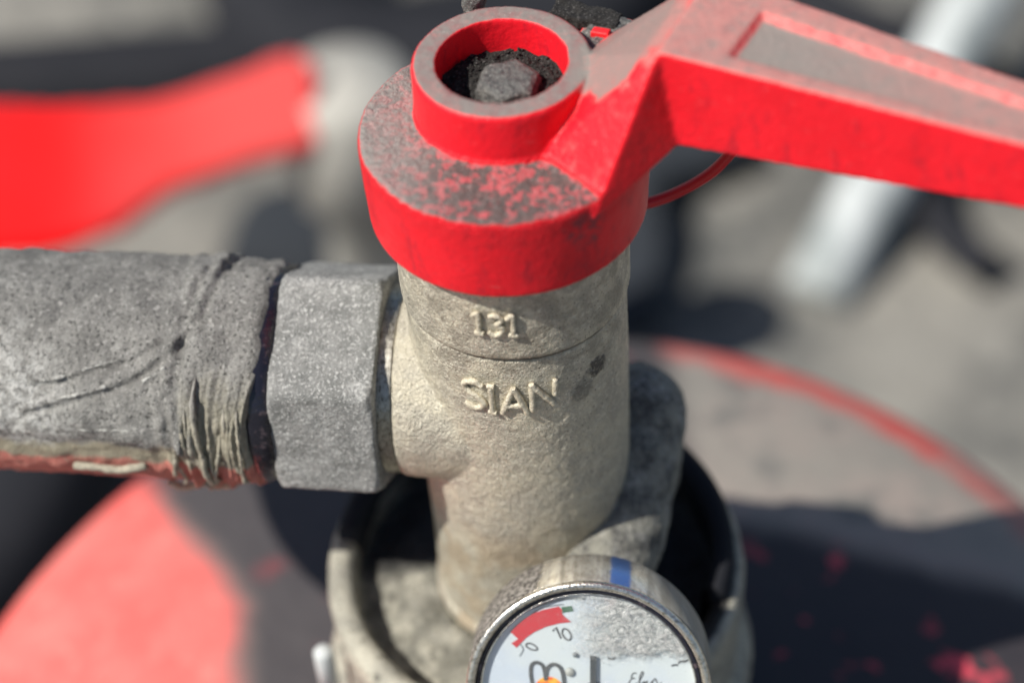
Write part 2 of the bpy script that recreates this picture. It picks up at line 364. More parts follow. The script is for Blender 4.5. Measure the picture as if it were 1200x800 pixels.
def tube(bm, pts, rad, n=10, caps=True):
    pts = [Vector(p) for p in pts]; rings = []
    for i, p in enumerate(pts):
        t = (pts[min(i + 1, len(pts) - 1)] - pts[max(i - 1, 0)]).normalized()
        M = frame(t, (0.3, .2, 1)); r = rad[i] if isinstance(rad, (list, tuple)) else rad
        rings.append([bm.verts.new(p + M.to_3x3() @ Vector((r * math.cos(2 * PI * j / n), r * math.sin(2 * PI * j / n), 0))) for j in range(n)])
    for a, b in zip(rings[:-1], rings[1:]):
        for j in range(n): bm.faces.new((a[j], a[(j + 1) % n], b[(j + 1) % n], b[j]))
    if caps: bm.faces.new(rings[0]); bm.faces.new(rings[-1])
    return bm
def spline(pts, k=8):
    pts = [Vector(p) for p in pts]; out = []
    P_ = [pts[0] * 2 - pts[1]] + pts + [pts[-1] * 2 - pts[-2]]
    for i in range(1, len(P_) - 2):
        for s in range(k):
            t = s / k; a, b, c_, d_ = P_[i - 1:i + 3]
            out.append(.5 * ((2 * b) + (c_ - a) * t + (2 * a - 5 * b + 4 * c_ - d_) * t * t + (3 * b - a - 3 * c_ + d_) * t ** 3))
    out.append(pts[-1]); return out
def apply_mods(me, mods):
    o = bpy.data.objects.new('t', me); col.objects.link(o)
    for ty, kw in mods:
        md = o.modifiers.new('m', ty)
        for a, b in kw.items(): setattr(md, a, b)
    dg = bpy.context.evaluated_depsgraph_get(); dg.update()
    r = bpy.data.meshes.new_from_object(o.evaluated_get(dg)); bpy.data.objects.remove(o); return r
def boolop(me_a, cutters, op='DIFFERENCE'):
    oa = bpy.data.objects.new('a', me_a); col.objects.link(oa); tmp = []
    for cme in cutters:
        ob = bpy.data.objects.new('b', cme); col.objects.link(ob); tmp.append(ob)
        md = oa.modifiers.new('b', 'BOOLEAN'); md.object = ob; md.operation = op; md.solver = 'EXACT'
    dg = bpy.context.evaluated_depsgraph_get(); dg.update()
    r = bpy.data.meshes.new_from_object(oa.evaluated_get(dg))
    for o in [oa] + tmp: bpy.data.objects.remove(o)
    return r
def rough_up(me, amp, freq, amp2=0, freq2=1, seed=0, mask=None):
    """push every vertex along its normal by fractal noise (mm)"""
    off = Vector((seed * 13.7, seed * 5.1, -seed * 7.3)); vn = [v.normal.copy() for v in me.vertices]
    for v, n in zip(me.vertices, vn):
        p = v.co / MM; d_ = amp * mn.fractal(p * freq + off, .8, 2.1, 4)
        if amp2: d_ += amp2 * mn.noise(p * freq2 + off)
        if mask: d_ *= mask(p, n)
        v.co += n * d_ * MM
def solid(bm, voxel, smooth=2, f=.5):
    me = from_bm(bm)
    return apply_mods(me, [('REMESH', dict(mode='VOXEL', voxel_size=voxel * MM)), ('SMOOTH', dict(factor=f, iterations=smooth))])

def root(name, label, cat, loc=(0, 0, 0), group=None):
    o = bpy.data.objects.new(name, None); col.objects.link(o); o.location = Vector(loc) * MM
    o.empty_display_size = .01; o['label'] = label; o['category'] = cat
    if group: o['group'] = group
    return o
def struct(o): o['kind'] = 'structure'; return o

# ------------------------------------------------------------------ the setting
bm = bmesh.new(); GZ = -700.0
N = 60; gs = []
for i in range(N + 1):
    for j in range(N + 1):
        x = (i / N - .5) * 16000; y = (j / N - .3) * 16000
        gs.append(bm.verts.new((x, y, GZ + 4 * mn.noise(Vector((x, y, 0)) * .004))))
for i in range(N):
    for j in range(N): bm.faces.new([gs[a] for a in (i * (N + 1) + j, (i + 1) * (N + 1) + j, (i + 1) * (N + 1) + j + 1, i * (N + 1) + j + 1)])
struct(link('ground', from_bm(bm), M_ground))

# ------------------------------------------------------------------ the extinguisher in focus
ext = root('fire_extinguisher', 'dusty fire extinguisher head in sharp focus with red lever, cast valve, hose and round gauge', 'fire extinguisher')
AX = (0, -4.2)

# --- tank with domed shoulder
bm = bmesh.new()
prof = [(0.01, -176), (24, -176)]
for i in range(6, 65):
    a = i / 64 * PI / 2; prof.append((144 * math.sin(a), -208 + 31 * math.cos(a)))
prof += [(144, -400), (144, GZ + 12), (126, GZ + 2), (.01, GZ + 2)]
lathe(bm, prof, 128, (AX[0], AX[1], 0)); tank = link('tank', from_bm(bm), M_tank, ext, label='red painted tank shoulder with cast shadow painted dark on its right side')

# --- collar ring under the valve
bm = bmesh.new()
prof = [(15, -129), (15, -122), (19, -119.6), (25, -120.4), (30, -122.0), (33.2, -122.2), (34.0, -121), (34.3, -117.2), (35.0, -115.6), (36.5, -115),
        (38.4, -115.2), (39.4, -116.4), (39.7, -118.5), (39.3, -124), (38.8, -125), (38.8, -139), (41, -141), (42, -144), (15, -144)]
pp = []
for (a, b), (c_, d_) in zip(prof, prof[1:] + prof[:1]):
    L = max(1, int(math.hypot(c_ - a, d_ - b) / 1.0))
    for i in range(L): pp.append((a + (c_ - a) * i / L, b + (d_ - b) * i / L))
lathe(bm, pp, 200, (AX[0], AX[1], 0), closed=True); me = from_bm(bm)
rough_up(me, .5, .12, .25, .8, 3, lambda p, n: 2.2 if 18 < math.hypot(p.x, p.y + 4.2) < 33.5 and p.z > -126 else .5)
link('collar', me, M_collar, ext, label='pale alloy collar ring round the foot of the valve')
bm = bmesh.new(); lathe(bm, [(.01, 7), (1.4, 6.8), (1.9, 6), (1.9, -7), (.01, -7)], 24, (-40.9, -17.0, -129)); link('stud', from_bm(bm), M_white, ext, label='small pale round-headed stud beside the collar')
bm = bmesh.new(); lathe(bm, [(30, -143), (30, -180), (15, -180), (15, -143)], 64, (AX[0], AX[1], 0), closed=True); link('tank_neck', from_bm(bm), M_rubber, ext)
# black gasket lip behind the valve
bm = bmesh.new(); lathe(bm, [(33.6, -122), (33.6, -112.5), (35.5, -111.2), (37.6, -112.5), (37.6, -122)], 120, (AX[0], AX[1] + 1.5, 0), closed=True)
bmesh.ops.delete(bm, geom=[v for v in bm.verts if v.co.y < 2 and v.co.x < 25 or v.co.y < -18], context='VERTS'); bmesh.ops.holes_fill(bm, edges=bm.edges, sides=8)
link('gasket', from_bm(bm), M_rubber, ext)

# --- cast valve body with hose port
HD = Vector((-1, .17, 0)).normalized(); HO = Vector((0, -4.2, -67))
bm = bmesh.new()
lathe(bm, [(.01, -18), (18.75, -18), (18.8, -40.5), (18.5, -41.3), (17.7, -41.7), (18.2, -42.4), (18.3, -60), (18.2, -84), (18.0, -100), (18.1, -116.2), (18.7, -117.2), (18.7, -119.3), (17.5, -120.5), (15, -121), (15, -128), (.01, -128)], 128, (AX[0], AX[1], 0))
lathe(bm, [(.01, 0), (17.0, 0), (17.0, 17), (16.6, 19.6), (15.2, 20.6), (.01, 20.6)], 96, HO, HD)
me = solid(bm, .32, 3)
def bm_mask(p, n): return 1.0 if p.z > -100 else .7
rough_up(me, .10, .35, .06, 1.4, 1, bm_mask)
body = link('valve_body', me, M_cast, ext, label='pale cast metal valve body with raised lettering')

M_worn = speck('worn_cast_edge', (.66, .60, .46), (.52, .47, .36), .8, 3, .45, .3, .3, (.80, .76, .64), 2.2)
# raised cast letters wrapped round the body: rounded strokes, (x, y) in letter heights
GL = {'1': [[(-.22, .30), (0, .5), (.02, 0), (0, -.5)], [(-.18, -.49), (.2, -.49)]],
      '3': [[(-.24, .42), (0, .5), (.24, .30), (.05, .04), (-.06, .03)], [(-.02, .03), (.26, -.15), (.12, -.45), (-.1, -.5), (-.27, -.36)]],
      'S': [[(.27, .38), (.05, .5), (-.24, .36), (-.18, .12), (.12, -.06), (.27, -.28), (.05, -.5), (-.27, -.40)]],
      'I': [[(0, .48), (0, -.5)], [(-.10, .49), (.10, .49)], [(-.12, -.5), (.12, -.5)]],
      'A': [[(-.33, -.5), (0, .5)], [(0, .5), (.33, -.5)], [(-.2, -.17), (.2, -.17)]],
      'N': [[(-.3, -.5), (-.3, .5)], [(-.3, .48), (.28, -.42)], [(.3, -.1), (.33, .5)]]}
def letter(ch, ax_, z, H, rad, sw):
    bm = bmesh.new()
    for st in GL[ch]:
        pts = spline([(x * H, y * H, 0) for x, y in st], 8); o_ = []
        for p in pts:
            r = rad + .34; a = (ax_ + p.x) / rad
            o_.append(Vector((AX[0] + r * math.sin(a), AX[1] - r * math.cos(a), z + p.y)))
        n_ = len(o_); tube(bm, o_, [sw * (.85 + .22 * mn.noise(p * .9 + Vector((ax_, 3, 1)))) for p in o_], 10)
    me_ = solid(bm, .14, 3); rough_up(me_, .06, .9, .04, 2.5, int(ord(ch)))
    return link('raised_letter', me_, M_worn, body)
for ch, x in (('1', -6.3), ('3', -3.6), ('1', -1.0)): letter(ch, x, -33.0, 4.3, 18.8, .52)
for ch, x, dz in (('S', -8.2, .3), ('I', -5.2, .0), ('A', -1.6, -.1), ('N', 3.1, .5)): letter(ch, x, -50.8 + dz, 6.2, 18.2, .62)

# --- bright thread ring, nut, black ferrule
bm = bmesh.new()
pr = [(13, 20.2)]
for i in range(9): pr += [(16.4, 20.4 + i * .42), (15.7, 20.61 + i * .42)]
pr += [(13, 24.2)]
lathe(bm, pr, 96, HO, HD, closed=True); link('port_thread', from_bm(bm), M_bright, ext)
# hexagon nut, chamfered end
bm = bmesh.new(); Fh = Matrix.Translation(HO) @ frame(HD)
secs = [(22.6, .92), (23.4, 1.0), (38.6, 1.0), (39.6, .985), (40.4, .94)]
NA = 180; rings = []
Rn = 21.2
for t, s in secs:
    ring = []
    for i in range(NA):
        a = 2 * PI * i / NA
        loc = (a + PI / 6 + R_(-23)) % (PI / 3) - PI / 6
        rhex = Rn * math.cos(PI / 6) / math.cos(loc)
        cap = Rn * (.985 if s == 1.0 else s)
        rhex = min(rhex, cap)
        # direction: angle from +z towards -y
        v = HO + HD * t + Vector((0, 0, 1)) * rhex * math.cos(a + 0) + (Vector((0, 0, 1)).cross(HD)) * rhex * math.sin(a)
        ring.append(bm.verts.new(v))
    rings.append(ring)
for a, b in zip(rings[:-1], rings[1:]):
    for i in range(NA): bm.faces.new((a[i], a[(i + 1) % NA], b[(i + 1) % NA], b[i]))
bm.faces.new(rings[0]); bm.faces.new(rings[-1])
me = solid(bm, .4, 4); rough_up(me, .12, .22, .09, 1.3, 5)
link('coupling_nut', me, M_nut, ext, label='dusty grey hexagonal coupling nut')
bm = bmesh.new(); lathe(bm, [(12, 40), (18.9, 40.2), (18.7, 42.2), (19.3, 43.2), (18.9, 44.4), (18.3, 44.9), (18.7, 46.2), (18.2, 49.5), (12, 50)], 128, HO, HD, closed=True)
link('ferrule', from_bm(bm), M_blackgloss, ext, label='glossy black ferrule between hose and nut')

# --- hose
bm = bmesh.new(); Fz = Vector((0, 0, 1)); Fy = Fz.cross(HD)      # Fy points to -y side? checked below
if Fy.y > 0: Fy = -Fy
nT, nA = 380, 300; grid = []
CREASES = [([(80.3, .92), (76.2, .89), (70, .78), (64.2, .68), (59.4, .53)], .42, .5), ([(82.8, 1.18), (77.5, 1.09), (71.5, 1.0), (65.5, .89), (61.2, .76), (57.1, .59), (53.6, .33)], .5, .65),
           ([(61.4, .88), (57.4, .75)], .4, .5), ([(53.7, .33), (52.5, 0), (52.3, -.3), (51.6, -.6), (51, -.9)], .6, .8), ([(58, 1.0), (56.6, .6), (55.8, .2), (55, -.3)], .5, .9)]
def hose_r(t, a):
    p = Vector((t * .1, math.cos(a) * 1.9, math.sin(a) * 1.9))
    r = 19.5 + .35 * mn.fractal(p * .9, .8, 2, 5) + .22 * mn.noise(p * 5)
    r += .25 * max(0, mn.noise(p * 2.3 + Vector((5, 5, 5)))) * 2
    if -1.2 < a < 1.7 and t < 92:
        for pl, amp, wd in CREASES:
            if not (pl[-1][0] - 4 < t < pl[0][0] + 4): continue
            for (t0, a0_), (t1, a1_) in zip(pl[:-1], pl[1:]):
                dx, dy = t1 - t0, (a1_ - a0_) * 19.3; L2 = dx * dx + dy * dy
                ex, ey = t - t0, (a - a0_) * 19.3; f_ = (ex * dx + ey * dy) / L2
                if -.02 <= f_ <= 1.02:
                    sd = (ex * dy - ey * dx) / math.sqrt(L2) + .35 * mn.noise(Vector((t * .7, a * 9, 2)))
                    r += amp * (math.exp(-(sd / wd) ** 2) - .9 * math.exp(-((sd - wd * 1.8) / wd) ** 2)); break
    # loose edge of the film low on the front
    e = a - (1.52 - .003 * (t - 50) + .07 * mn.noise(Vector((t * .12, 2, 0))))
    if 52 < t: r += 1.0 * (1 / (1 + math.exp(e * 30))) * math.exp(-max(0, -e) * 2.2)
    # bunched wrap close to the ferrule
    if t < 60 and a > .6:
        q = min(1, (60 - t) / 5) * min(1, (a - .6) / .35)
        n1 = mn.noise(Vector((t * .27 - a * .9 + .4 * mn.noise(Vector((t * .5, a * 2, 6))), a * .55, 11))); n2 = mn.noise(Vector((t * .6 - a * 1.4, a * .9, 17)))
        r += q * (1.1 * (1 - min(1, abs(n1) * 2.6)) ** 1.5 + .45 * (1 - min(1, abs(n2) * 2.6)) - .5)
    if t < 62:
        q = math.exp(-((t - 54) / 5.5) ** 2); r += q * (.5 + .9 * mn.noise(Vector((t * .5 + a * 1.6, a * 1.1, 1))) + (.35 if a > .8 else .08) * math.sin(t * 1.9 + a * 2.2 + 3 * mn.noise(p)))
    if t < 43.4: r -= (43.4 - t) ** 2 * .35
    return r
for i in range(nT + 1):
    t = 41.2 + (215 - 41.2) * (i / nT) ** 1.35
    row = []
    for j in range(nA):
        a = -PI + 2 * PI * j / nA
        tt = t + (1.2 * mn.noise(Vector((a * 1.2, 0, 4))) + .5 * mn.noise(Vector((a * 4, 0, 9)))) * max(0, 1 - i / 60)
        tt += max(0, 1 - i / 70) * 2.6 * (.5 - .5 * math.cos(max(-PI, min(PI, (a + .75) * 1.0)))) ** 1.2
        r = hose_r(t, a)
        row.append(bm.verts.new(HO + Vector((0, .012 * max(0, tt - 104) ** 2, .004 * max(0, tt - 104) ** 2)) + HD * tt + (Fz * math.cos(a) + Fy * math.sin(a)) * r))
    grid.append(row)
for a, b in zip(grid[:-1], grid[1:]):
    for j in range(nA): bm.faces.new((a[j], b[j], b[(j + 1) % nA], a[(j + 1) % nA]))
bm.faces.new(grid[0]); bm.faces.new(grid[-1])
hose = link('hose', from_bm(bm), M_hose, ext, label='thick hose caked in grey grime, salmon red along its underside')
# pale scratched edges of the film creases
M_crease = speck('film_crease_edge', (.46, .46, .43), (.24, .235, .22), 1.2, 3, .7, 0, .4, (.66, .66, .62), 2)
for pl, r_ in (([(78.5, .91), (76.2, .89), (70, .78), (66.5, .72)], .30), ([(76, 1.06), (71.5, 1.0), (67.5, .935)], .38), ([(61.4, .88), (57.4, .75)], .28), ([(84, 1.29), (78.0, 1.34), (67.5, 1.33), (62, 1.29)], .34)):
    pp = [HO + HD * q.x + (Fz * math.cos(q.y) + Fy * math.sin(q.y)) * (hose_r(q.x, q.y) - r_ * .45) for q in spline([Vector((t_, a_, 0)) for t_, a_ in pl], 14)]
    bm = bmesh.new(); tube(bm, pp, [r_ * (.25 + 1.7 * abs(mn.noise(p * .45))) for p in pp], 7); me = from_bm(bm); rough_up(me, .1, 1.5, .05, 4, 3); link('film_crease', me, M_crease, hose)
# wrap strands
for s in range(8):
    t0 = 46.0 + s * 1.5 + random.uniform(-.3, .3); a0 = random.uniform(.75, 1.35); a1 = random.uniform(2.1, 2.75); pts = []
    rr_ = random.uniform(.3, .62); ph = random.uniform(0, 6); lean = random.uniform(-1.2, 2.6)
    for q in range(22):
        f_ = q / 21; a = a0 + (a1 - a0) * f_
        t = t0 + lean * f_ + .55 * math.sin(f_ * 5 + ph)
        pts.append(HO + HD * t + (Fz * math.cos(a) + Fy * math.sin(a)) * (hose_r(t, a) - rr_ * (.35 + .7 * max(0, 1 - f_ * 4)) + .3 * math.sin(f_ * 9 + ph)))
    bm = bmesh.new(); sp_ = spline(pts, 2); n_ = len(sp_) - 1; tube(bm, sp_, [rr_ * min(1, .12 + 5 * i / n_, .3 + 4 * (n_ - i) / n_) * (.8 + .5 * abs(mn.noise(sp_[i] * .5))) for i in range(n_ + 1)], 10); me = from_bm(bm); rough_up(me, .2, 1.0, .08, 3, s)
    link('wrap_strand', me, M_wrap, hose)
for pts, r_ in (([(56.5, 1.0, .4), (55.2, 1.3, .6), (57.6, 1.6, .5), (56.8, 2.0, .9), (58.6, 2.3, 1.2)], .32),
                ([(54, 2.25, .6), (57, 2.4, 1.6), (60, 2.45, 2.2), (62, 2.4, 1.2)], .7),
                ([(63, 1.8, .5), (68, 1.86, 1.0), (72, 1.84, .9), (76, 1.88, .4)], .75),
                ([(50, 2.3, .8), (52.5, 2.5, 1.6), (55, 2.45, 1.8)], .8)):
    pp = [HO + HD * t + (Fz * math.cos(a) + Fy * math.sin(a)) * (19.2 + h) for t, a, h in pts]
    bm = bmesh.new(); tube(bm, spline(pp, 7), r_, 8); me = from_bm(bm); rough_up(me, .25, .8, 0, 1, int(pts[0][0])); link('wrap_strand', me, M_wrap, hose)

# --- elbow that carries the gauge
def capsule(bm, a, b, ra, rb, n=40):
    a, b = Vector(a), Vector(b); L = (b - a).length; pr = []
    for i in range(9): th = PI / 2 * i / 8; pr.append((max(.01, ra * math.sin(th)), -ra * math.cos(th)))
    for i in range(9): th = PI / 2 * (1 - i / 8); pr.append((max(.01, rb * math.sin(th)), L + rb * math.cos(th)))
    lathe(bm, pr, n, a, b - a)
bm = bmesh.new()
capsule(bm, (20.4, 6.0, -88.0), (18.0, -2, -94), 9.4, 9.8)
capsule(bm, (18.0, -2, -92), (13.8, -12.5, -99.5), 9.8, 10.2)
capsule(bm, (13.8, -12.5, -99.5), (10.2, -26, -101), 10.0, 9.0)
capsule(bm, (19.5, 4, -90.0), (14.5, 0, -126), 8.6, 7.6)
lathe(bm, [(.01, 0), (7, 0), (7, 16), (.01, 16)], 32, (10.5, -24, -102), (-.09, -.873, .1))
me = solid(bm, .4, 8); rough_up(me, .35, .16, .12, 1.2, 8)
link('gauge_elbow', me, M_elbow, ext, label='dark grimy metal elbow joining valve and gauge')

# --- gauge
G = Vector((7.9, -48.0, -95.8)); gn = Vector((-.09001, -.87314, .47908)); gx = Vector((.99473, -.10255, 0)); gy = Vector((.04913, .47655, .87777))
def gp(x, y, h=0): return G + gx * x + gy * y + gn * h
GC = gp(-.6, -.3, 0)
bm = bmesh.new(); lathe(bm, [(.01, -11), (19.0, -11), (20.2, -10.4), (20.6, -9.5), (20.6, 1.0), (20.45, 1.15), (19.2, 1.15), (19.2, -1.4), (.01, -1.4)], 160, GC, gn)
gauge = link('pressure_gauge', from_bm(bm), M_gsteel, ext, label='round pressure gauge in a polished steel can with a scratched window')
bm = bmesh.new()
lathe(bm, [(20.50, 1.2), (20.58, 1.7), (20.3, 2.15), (19.7, 2.3), (19.2, 2.0), (18.95, 1.2), (18.95, .2), (20.50, .2)], 160, GC, gn, closed=True); link('bezel', from_bm(bm), M_bezel, gauge)
bm = bmesh.new(); lathe(bm, [(18.90, 1.5), (18.90, -.9), (18.3, -.9), (18.3, 1.3)], 160, GC, gn, closed=True); link('seal_ring', from_bm(bm), M_blackgloss, gauge, label='thin black seal inside the bezel')
bm = bmesh.new(); lathe(bm, [(18.25, 1.0), (18.05, 1.25), (17.85, 1.0), (17.8, -.6), (18.25, -.6)], 160, GC, gn, closed=True); link('inner_rim', from_bm(bm), M_bezel, gauge)
bm = bmesh.new(); lathe(bm, [(.01, 0), (18.24, 0), (18.24, -.9), (.01, -.9)], 160, GC, gn); link('dial', from_bm(bm), M_dial, gauge, smooth=False, label='pale blue white printed dial')
bm = bmesh.new(); lathe(bm, [(.01, 1.3), (6, 1.28), (12, 1.22), (17.78, 1.1)], 160, GC, gn); link('window', from_bm(bm), M_glass, gauge, label='clear window scratched white on its right half')
def poly(name, pts, mat, h=.05, th=.06, lab=None):
    bm = bmesh.new(); vs = [bm.verts.new(gp(x, y, h)) for x, y in pts]; f_ = bm.faces.new(vs)
    r = bmesh.ops.extrude_face_region(bm, geom=[f_])
    bmesh.ops.translate(bm, vec=gn * th, verts=[v for v in r['geom'] if isinstance(v, bmesh.types.BMVert)])
    bmesh.ops.triangulate(bm, faces=bm.faces); return link(name, from_bm(bm), mat, gauge, smooth=False, label=lab)
def stroke(name, pts, wd, mat, h=.05, th=.05, k=6):
    p3 = spline([Vector((x, y, 0)) for x, y in pts], k) if len(pts) > 2 else [Vector((x, y, 0)) for x, y in pts]
    bm = bmesh.new(); prev = None
    for i, p in enumerate(p3):
        t = (p3[min(i + 1, len(p3) - 1)] - p3[max(i - 1, 0)]).normalized(); nn_ = Vector((-t.y, t.x, 0)) * wd / 2
        a, b = p + nn_, p - nn_
        cur = [bm.verts.new(gp(a.x, a.y, h)), bm.verts.new(gp(b.x, b.y, h)), bm.verts.new(gp(b.x, b.y, h + th)), bm.verts.new(gp(a.x, a.y, h + th))]
        if prev:
            for q in range(4): bm.faces.new((prev[q], prev[(q + 1) % 4], cur[(q + 1) % 4], cur[q]))
        else: bm.faces.new(cur)
        prev = cur
    bm.faces.new(prev); return link(name, from_bm(bm), mat, gauge, smooth=False)
poly('red_zone', [(-13.45, 8.2), (-12.3, 9.0), (-13.6, 10.3), (-12.71, 11.33), (-11.12, 12.74), (-9.7, 13.65), (-8.11, 14.33), (-5.41, 15.0), (-4.9, 14.4), (-4.9, 13.6), (-4.3, 13.0), (-3.4, 12.2), (-5.4, 11.95), (-7.59, 11.3), (-9.6, 10.3), (-10.9, 9.3), (-12.1, 8.0), (-12.6, 7.4)], M_inkred)
poly('green_zone', [(-5.0, 14.9), (-3.3, 15.1), (-3.0, 14.2), (-4.8, 13.85)], M_inkgreen)
stroke('scale_arc', [(-15.0, 10.5), (-13.3, 12.5), (-11.1, 13.95), (-10.2, 14.4)], .28, M_inkgrey)
stroke('scale_arc', [(-9.9, 14.6), (-6.8, 15.75), (-4.0, 16.4), (-1.0, 16.45)], .38, M_inkgrey)
stroke('scale_arc', [(-10.0, 13.5), (-8.3, 14.65), (-5.4, 15.3), (-4.6, 15.3)], .14, M_ink)
stroke('scale_tick', [(-11.95, 8.0), (-11.5, 7.1), (-12.1, 5.85)], .18, M_inkgrey)
stroke('printed_numeral', [(-11.0, 8.15), (-10.2, 8.2), (-9.3, 7.6), (-9.2, 7.05), (-10.0, 7.05), (-10.9, 7.6), (-11.0, 8.15)], .26, M_ink)
stroke('printed_numeral', [(-6.5, 10.5), (-5.95, 11.2), (-5.15, 9.2)], .30, M_ink, k=1)
stroke('printed_numeral', [(-4.75, 11.0), (-4.0, 10.75), (-3.45, 9.7), (-3.7, 8.95), (-4.4, 9.15), (-4.95, 10.2), (-4.75, 11.0)], .27, M_ink)
# emblem: dark double arch over an orange disc
stroke('emblem_arch', [(-10.0, .2), (-10.3, 2.6), (-10.1, 4.3), (-9.2, 4.75), (-8.3, 4.2), (-7.95, 3.0), (-7.8, 1.5)], .62, M_ink, .12)
stroke('emblem_arch', [(-7.85, 1.5), (-7.6, 3.5), (-6.8, 4.4), (-5.8, 4.3), (-5.1, 3.4), (-4.8, 1.8), (-4.7, 0)], .62, M_ink, .2)
poly('emblem_disc', [(-7.3 + 2.35 * math.cos(a * PI / 12), -.1 + 2.2 * math.sin(a * PI / 12)) for a in range(24)], M_orange, .03, .05)
for px_, py_, r_, mt in ((-2.8, 6.3, .42, M_inkgrey), (-3.75, 3.1, .75, M_peg)):
    bm = bmesh.new(); lathe(bm, [(.01, .55), (r_ * .9, .5), (r_, .4), (r_, 0), (.01, 0)], 24, gp(px_, py_, 0), gn); link('dial_peg', from_bm(bm), mt, gauge)
bm = bmesh.new(); hull(bm, [gp(x, y, h) for x, y in ((-.30, 6.4), (.72, 6.2), (.62, .3), (-.38, .3)) for h in (.55, .8)]); link('needle', from_bm(bm), M_needle, gauge, smooth=False)
bm = bmesh.new(); lathe(bm, [(.01, 1.1), (2.1, 1.0), (2.4, .8), (2.4, .1), (.01, .1)], 40, gp(.3, -1.2, 0), gn); link('needle_hub', from_bm(bm), M_needle, gauge)
# handwriting-like maker's word
for pts in ([(7.4, 2.9), (6.9, 3.0), (6.5, 2.2), (7.1, 2.0), (6.5, 1.9), (6.1, .9), (6.9, .7), (7.5, 1.2)],
            [(7.7, 1.2), (8.5, 2.9), (8.3, 3.2), (7.9, 2.2), (8.0, .9), (8.7, 1.5), (8.6, .9), (9.2, 1.6)],
            [(9.2, 1.6), (9.1, 1.0), (9.7, 1.0), (10.0, 1.6), (10.0, .9)], [(10.1, 1.5), (10.5, 2.0), (10.8, 1.3), (11.1, .9), (11.6, 1.3)]):
    stroke('printed_script', pts, .17, M_ink)
for pts in ([(13.2, 4.4), (13.9, 4.6), (14.3, 4.5)], [(14.3, 4.9), (15.0, 5.3), (15.4, 5.2), (16.0, 5.6)], [(2.6, 5.7), (3.4, 5.5), (3.9, 5.8)]):
    stroke('edge_mark', pts, .3, M_ink)
# --- red lever: cap, ring, ramp and arm in one moulding
bm = bmesh.new()
lathe(bm, [(.01, -9), (21.6, -9), (22.15, -9.25), (22.35, -9.8), (22.3, -15), (21.9, -24.0), (21.5, -24.5), (.01, -24.5)], 180, (-.2, AX[1], 0))
lathe(bm, [(.01, -10), (13.9, -10), (13.75, -.5), (13.4, 0), (.01, 0)], 140, (.2, .3, 0))
A, B, Cc, D, E_ = (4.6, -12.2, -9), (11.8, -23.9, -11.6), (22.5, -13.4, 10), (32.7, 4.8, 10), (13.5, -.6, .2)
hull(bm, [A, B, Cc, D, E_, (4.6, -12.2, -11), (12.2, -23.2, -12.6), (25.6, -14.6, -6.2), (35, 2.5, -4), (13.4, 6, -11), (15, 8, -4), (13.6, -18, -14)])
hull(bm, [Cc, D, (25.3, -14.9, -6.5), (35.0, 3, -5), (70.0, -39.4, 10), (73.2, -26.5, 10), (70.4, -39.4, -1.2), (73.6, -26.5, -1.2), (104, -58, 10), (104, -50, 10), (104, -58, 3), (104, -50, 3)])
# back lug beside the ring
lathe(bm, [(.01, -12), (5.6, -12), (5.6, -3.6), (5.2, -3.2), (.01, -3.2)], 48, (17.6, 8.0, 0))
def cutter(f):
    b_ = bmesh.new(); f(b_); return from_bm(b_)
me = solid(bm, .3, 0)
# carve: bore and recess
c1 = cutter(lambda b_: lathe(b_, [(.01, -8.4), (9.85, -8.4), (10.0, .2), (10.35, .7), (11, 3), (.01, 3)], 120, (.2, .3, 0)))
c2 = cutter(lambda b_: hull(b_, [(x, y, 8.9) for x, y in ((33.2, -14.9), (38.3, -6.9), (71.6, -32.2), (102, -53), (102, -54.5), (69.4, -34.8))] + [(x, y, 10.05) for x, y in ((32.0, -15.0), (38.3, -4.9), (72.6, -30.2), (102, -51), (102, -55.8), (68.8, -35.9))] + [(x, y, 12) for x, y in ((32.0, -15.0), (38.3, -4.9), (72.6, -30.2), (102, -51), (102, -55.8), (68.8, -35.9))]))
me = boolop(me, [c1, c2])
me = apply_mods(me, [('REMESH', dict(mode='VOXEL', voxel_size=.3 * MM)), ('SMOOTH', dict(factor=.5, iterations=9))])
rough_up(me, .07, .18, .06, 1.3, 2, lambda p, n: 3.2 if (n.z > .7 and -10.2 < p.z < -7.5) else (1.0 if n.z > .5 else .55))
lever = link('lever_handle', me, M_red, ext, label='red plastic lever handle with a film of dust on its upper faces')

# inside the ring: packed dirt, grains and the bolt
bm = bmesh.new(); rings = []
for i in range(26):
    r = 9.9 * i / 25; rings.append([bm.verts.new((.2 + r * math.cos(2 * PI * j / 80), .3 + r * math.sin(2 * PI * j / 80),
        -6.6 + .9 * mn.fractal(Vector((r * math.cos(2 * PI * j / 80), r * math.sin(2 * PI * j / 80), 3)) * .6, .8, 2, 4) + .018 * r * r * .5)) for j in range(80)])
for a, b in zip(rings[:-1], rings[1:]):
    for j in range(80): bm.faces.new((a[j], b[j], b[(j + 1) % 80], a[(j + 1) % 80]))
bmesh.ops.remove_doubles(bm, verts=bm.verts, dist=.001); link('packed_dirt', from_bm(bm), M_dirt, lever)
bm = bmesh.new()
for i in range(900):
    a = random.uniform(0, 2 * PI); r = 9.6 * math.sqrt(random.uniform(.15, 1)); s = random.uniform(.12, .38)
    x, y = r * math.cos(a), r * math.sin(a); z = -6.6 + .9 * mn.fractal(Vector((x, y, 3)) * .6, .8, 2, 4) + .009 * r * r + s * .3
    bmesh.ops.create_icosphere(bm, subdivisions=1, radius=s, matrix=Matrix.Translation((.2 + x, .3 + y, z)) @ Matrix.Diagonal((1, random.uniform(.6, 1), random.uniform(.5, 1), 1)))
o = link('dirt_grains', from_bm(bm), M_dirt, lever, smooth=False); o['kind'] = 'stuff'
bm = bmesh.new(); M0 = Matrix.Translation((1.0, .6, 0)) @ Matrix.Rotation(R_(12), 4, 'Z')
